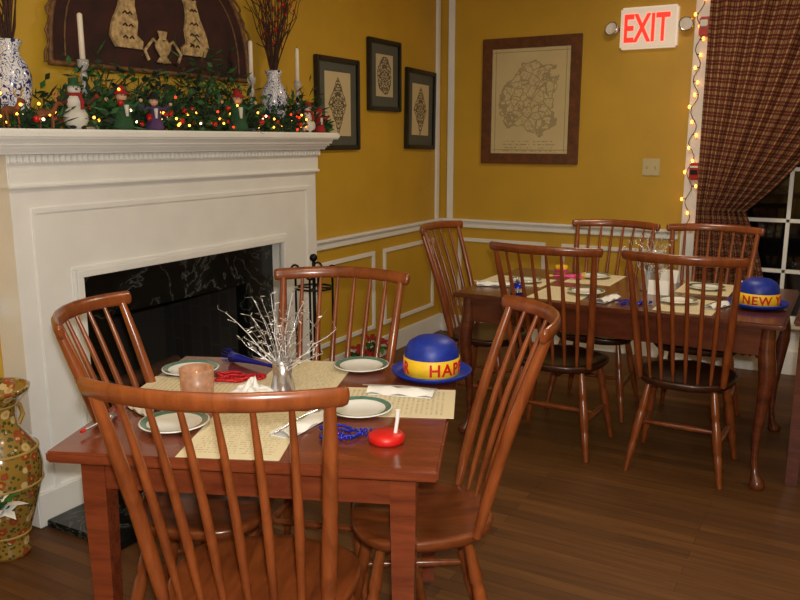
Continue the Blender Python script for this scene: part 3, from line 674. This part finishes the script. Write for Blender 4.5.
def spray(loc,h=.3,sp=.17,n=34,rz=0):
    b=MB(); b.lathe([(1e-4,0),(.036,0),(.038,.01),(.028,.05),(.032,.10),(.027,.10),(.023,.06),(1e-4,.05)],CRYST if rz else SILV,18,wob=lambda a,z:1+.06*math.sin(8*a))
    for k in range(n):
        a=random.uniform(0,6.28); s=sp*random.uniform(.15,1); hh=h*random.uniform(.5,1)*(1-.3*s/sp); pts=[(0,0,.05)]
        for i in range(1,6):
            t=i/5; pts.append((s*math.cos(a)*t+random.uniform(-.008,.008),s*math.sin(a)*t+random.uniform(-.008,.008),.05+(hh-.05)*t**.8))
        b.tube(pts,[.0016,.0015,.0013,.0011,.001,.0008],SILV if k%3 else NAPKIN,4)
        for i in range(2,6):
            c=Vector(pts[i]); q=c+Vector((random.gauss(0,.018),random.gauss(0,.018),random.uniform(0,.02))); b.tube([c,q],.0008,SILV,4)
            for e in(c,q):
                dd=Vector((random.gauss(0,1),random.gauss(0,1),random.gauss(.4,.8))).normalized()*.016; sd=dd.cross(Vector((random.random(),random.random(),random.random()))).normalized()*.0026
                b.add([e,e+dd*.5+sd,e+dd,e+dd*.5-sd],[(0,1,2,3)],SILV if random.random()<.5 else NAPKIN)
    for k in range(10):
        a=k*.8; c=Vector((.026*math.cos(a),.026*math.sin(a),.095)); d=Vector((math.cos(a)*.02,math.sin(a)*.02,.02*(k%3))) ; sd=Vector((-math.sin(a),math.cos(a),0))*.006
        b.add([c-sd,c+sd,c+d+sd*1.4,c+d-sd*1.4],[(0,1,2,3)],SILV)
    b.build('silver_branch_centerpiece',loc,rz)
spray(T1(-.03,.09,.7525),.34,.185,30); spray((-.88,4.12,.751),.32,.16,28,40)
def hat(loc,rz,a0,sp=1):
    b=MB(); Rr=.088
    b.lathe([(1e-4,.004),(.085,.004),(.112,.006),(.126,.016),(.130,.024),(.127,.026),(.112,.013),(.09,.010),(.0875,.014),(.0875,.07),(.084,.095),(.072,.115),(.05,.128),(.02,.134),(1e-4,.135)],BLUEF,40)
    b.lathe([(.0885,.013),(.0905,.014),(.0905,.068),(.0885,.069)],YEL,40)
    b.text('HAPPY NEW YEAR',.054,REDT,lambda v:Vector(((.0912+v.z)*math.sin(a0+v.x/.091),-(.0912+v.z)*math.cos(a0+v.x/.091),.0225+v.y)),.0008,sp)
    return b.build('party_hat',loc,rz)
hat(T1(.405,.30,.7535),27,-.1,1.15); hat((-.34,3.93,.7525),5,-3.05,1.15)
b=MB(); b.lathe([(1e-4,0),(.042,0),(.046,.006),(.046,.018),(.04,.024),(1e-4,.026)],REDT,26); b.tube([(.02,.01,.022),(.025,.012,.06),(.027,.012,.085)],[.005,.005,.007],NAPKIN,8)
b.build('noisemaker',T1(.34,-.28,.7505))
def beads(name,loc,mat,n=70,r=.0045):
    b=MB()
    for k in range(n):
        t=k/n*2*math.pi; rad=.05+.018*math.sin(3*t+1)+.01*math.sin(5*t); b.sphere((rad*math.cos(t)*1.2,rad*math.sin(t)*.8,r+.004*abs(math.sin(4*t))),r,mat,seg=6)
        if k%2: b.sphere((rad*.6*math.cos(t+.6)*1.3+.01,rad*.55*math.sin(t+.6),r),r,mat,seg=6)
    b.build(name,loc,20)
beads('bead_necklace',T1(.225,-.25,.7525),BEADB); beads('bead_necklace',T1(-.21,.19,.7525),BEADR,90,.006); beads('bead_necklace',T1(-.43,-.04,.7525),BEADR,50)
def horn(loc,rz,m1,m2,s=1):
    b=MB(); b.M=Matrix.Scale(s,4); T=Matrix.Translation((0,0,.022))@Matrix.Rotation(R(90),4,'Y'); b.lathe([(.006,-.11),(.007,-.08),(.010,-.02),(.016,.05),(.022,.09),(.019,.09),(.012,.04),(1e-4,0)],m1,16,T); b.lathe([(.007,-.13),(.0075,-.11),(.006,-.1)],m2,12,T)
    for k in range(14):
        a=k*.45; b.tube([(.09,.02*math.cos(a),.022+.02*math.sin(a)),(.12,.03*math.cos(a),max(.003,.022+.03*math.sin(a)))],.0015,m2,4)
    b.build('party_horn',loc,rz)
horn(T1(-.22,.345,.751),TR+150,BEADB,BEADB,.9); horn(T1(-.43,-.27,.751),TR+80,SILV,REDT,.6); horn((-1.33,4.22,.751),20,PINK,YEL,.8)
for x,y,r in((-1.22,3.8,0),(-.62,3.8,0),(-1.2,4.3,180),(-.62,4.3,180),(-1.55,4.04,-90)): place('paper_placemat',menu,(x,y,.7502),r)
for x,y in((-1.12,3.86),(-.62,4.28),(-1.22,4.34),(-1.50,4.02),(-.68,3.85)): place('dinner_plate',plate,(x,y,.7535))
napkin('rolled_napkin',(-.50,3.84,.753),70); napkin('rolled_napkin',(-.98,3.74,.753),80); napkin('rolled_napkin',(-1.60,3.84,.753),20)
def drum(loc,m1,m2):
    b=MB(); b.lathe([(1e-4,0),(.035,0),(.036,.03),(.034,.05),(1e-4,.052)],m1,20); b.lathe([(.0365,.01),(.037,.02),(.0365,.03)],m2,20); b.lathe([(1e-4,.052),(.012,.06),(.004,.085),(1e-4,.09)],m2,12); b.build('party_favor_box',loc)
drum((-1.42,4.38,.751),YEL,PINK); drum((-1.42,3.70,.751),BEADB,SILV)
for x,y,r in((-.80,4.0,10),(-.83,4.38,-20),(-.42,4.2,15)):
    b=MB(); b.add([(-.05,0,0),(.05,0,0),(.05,.02,.07),(-.05,.02,.07),(-.05,.04,0),(.05,.04,0)],[(0,1,2,3),(3,2,5,4)],NAPKIN); b.build('tent_card',(x,y,.751),r)
beads('bead_necklace',(-.86,3.72,.7515),BEADB,50)

# ---------------------------------------------------------------- lights
def area(name,loc,size,e,col,rot=(0,0,0)):
    l=bpy.data.lights.new(name,'AREA'); l.shape='DISK'; l.size=size; l.energy=e; l.color=col; o=bpy.data.objects.new(name,l); o.location=loc; o.rotation_euler=rot; bpy.context.scene.collection.objects.link(o)
area('ceiling_light',(-.9,1.2,2.68),.5,9,(1,.82,.58)); area('ceiling_light',(-.9,4.0,2.68),.5,19,(1,.82,.58)); area('ceiling_light',(1.6,2.4,2.68),.5,10,(1,.82,.58))
l=bpy.data.lights.new('camera_flash','POINT'); l.energy=155; l.shadow_soft_size=.025; l.color=(1,.97,.92); o=bpy.data.objects.new('camera_flash',l); o.location=(.05,-.03,1.60); bpy.context.scene.collection.objects.link(o)
w=bpy.data.worlds.new('night'); bpy.context.scene.world=w; w.use_nodes=True; w.node_tree.nodes['Background'].inputs[0].default_value=(.01,.012,.02,1); w.node_tree.nodes['Background'].inputs[1].default_value=.5
bpy.context.scene.view_settings.view_transform='Standard'
# ---------------------------------------------------------------- camera
c=bpy.data.cameras.new('camera'); c.lens=36; c.sensor_width=36; o=bpy.data.objects.new('camera',c); o.location=(0,0,1.5); o.rotation_euler=(R(90-11.3),0,R(29.5)); bpy.context.scene.collection.objects.link(o); bpy.context.scene.camera=o
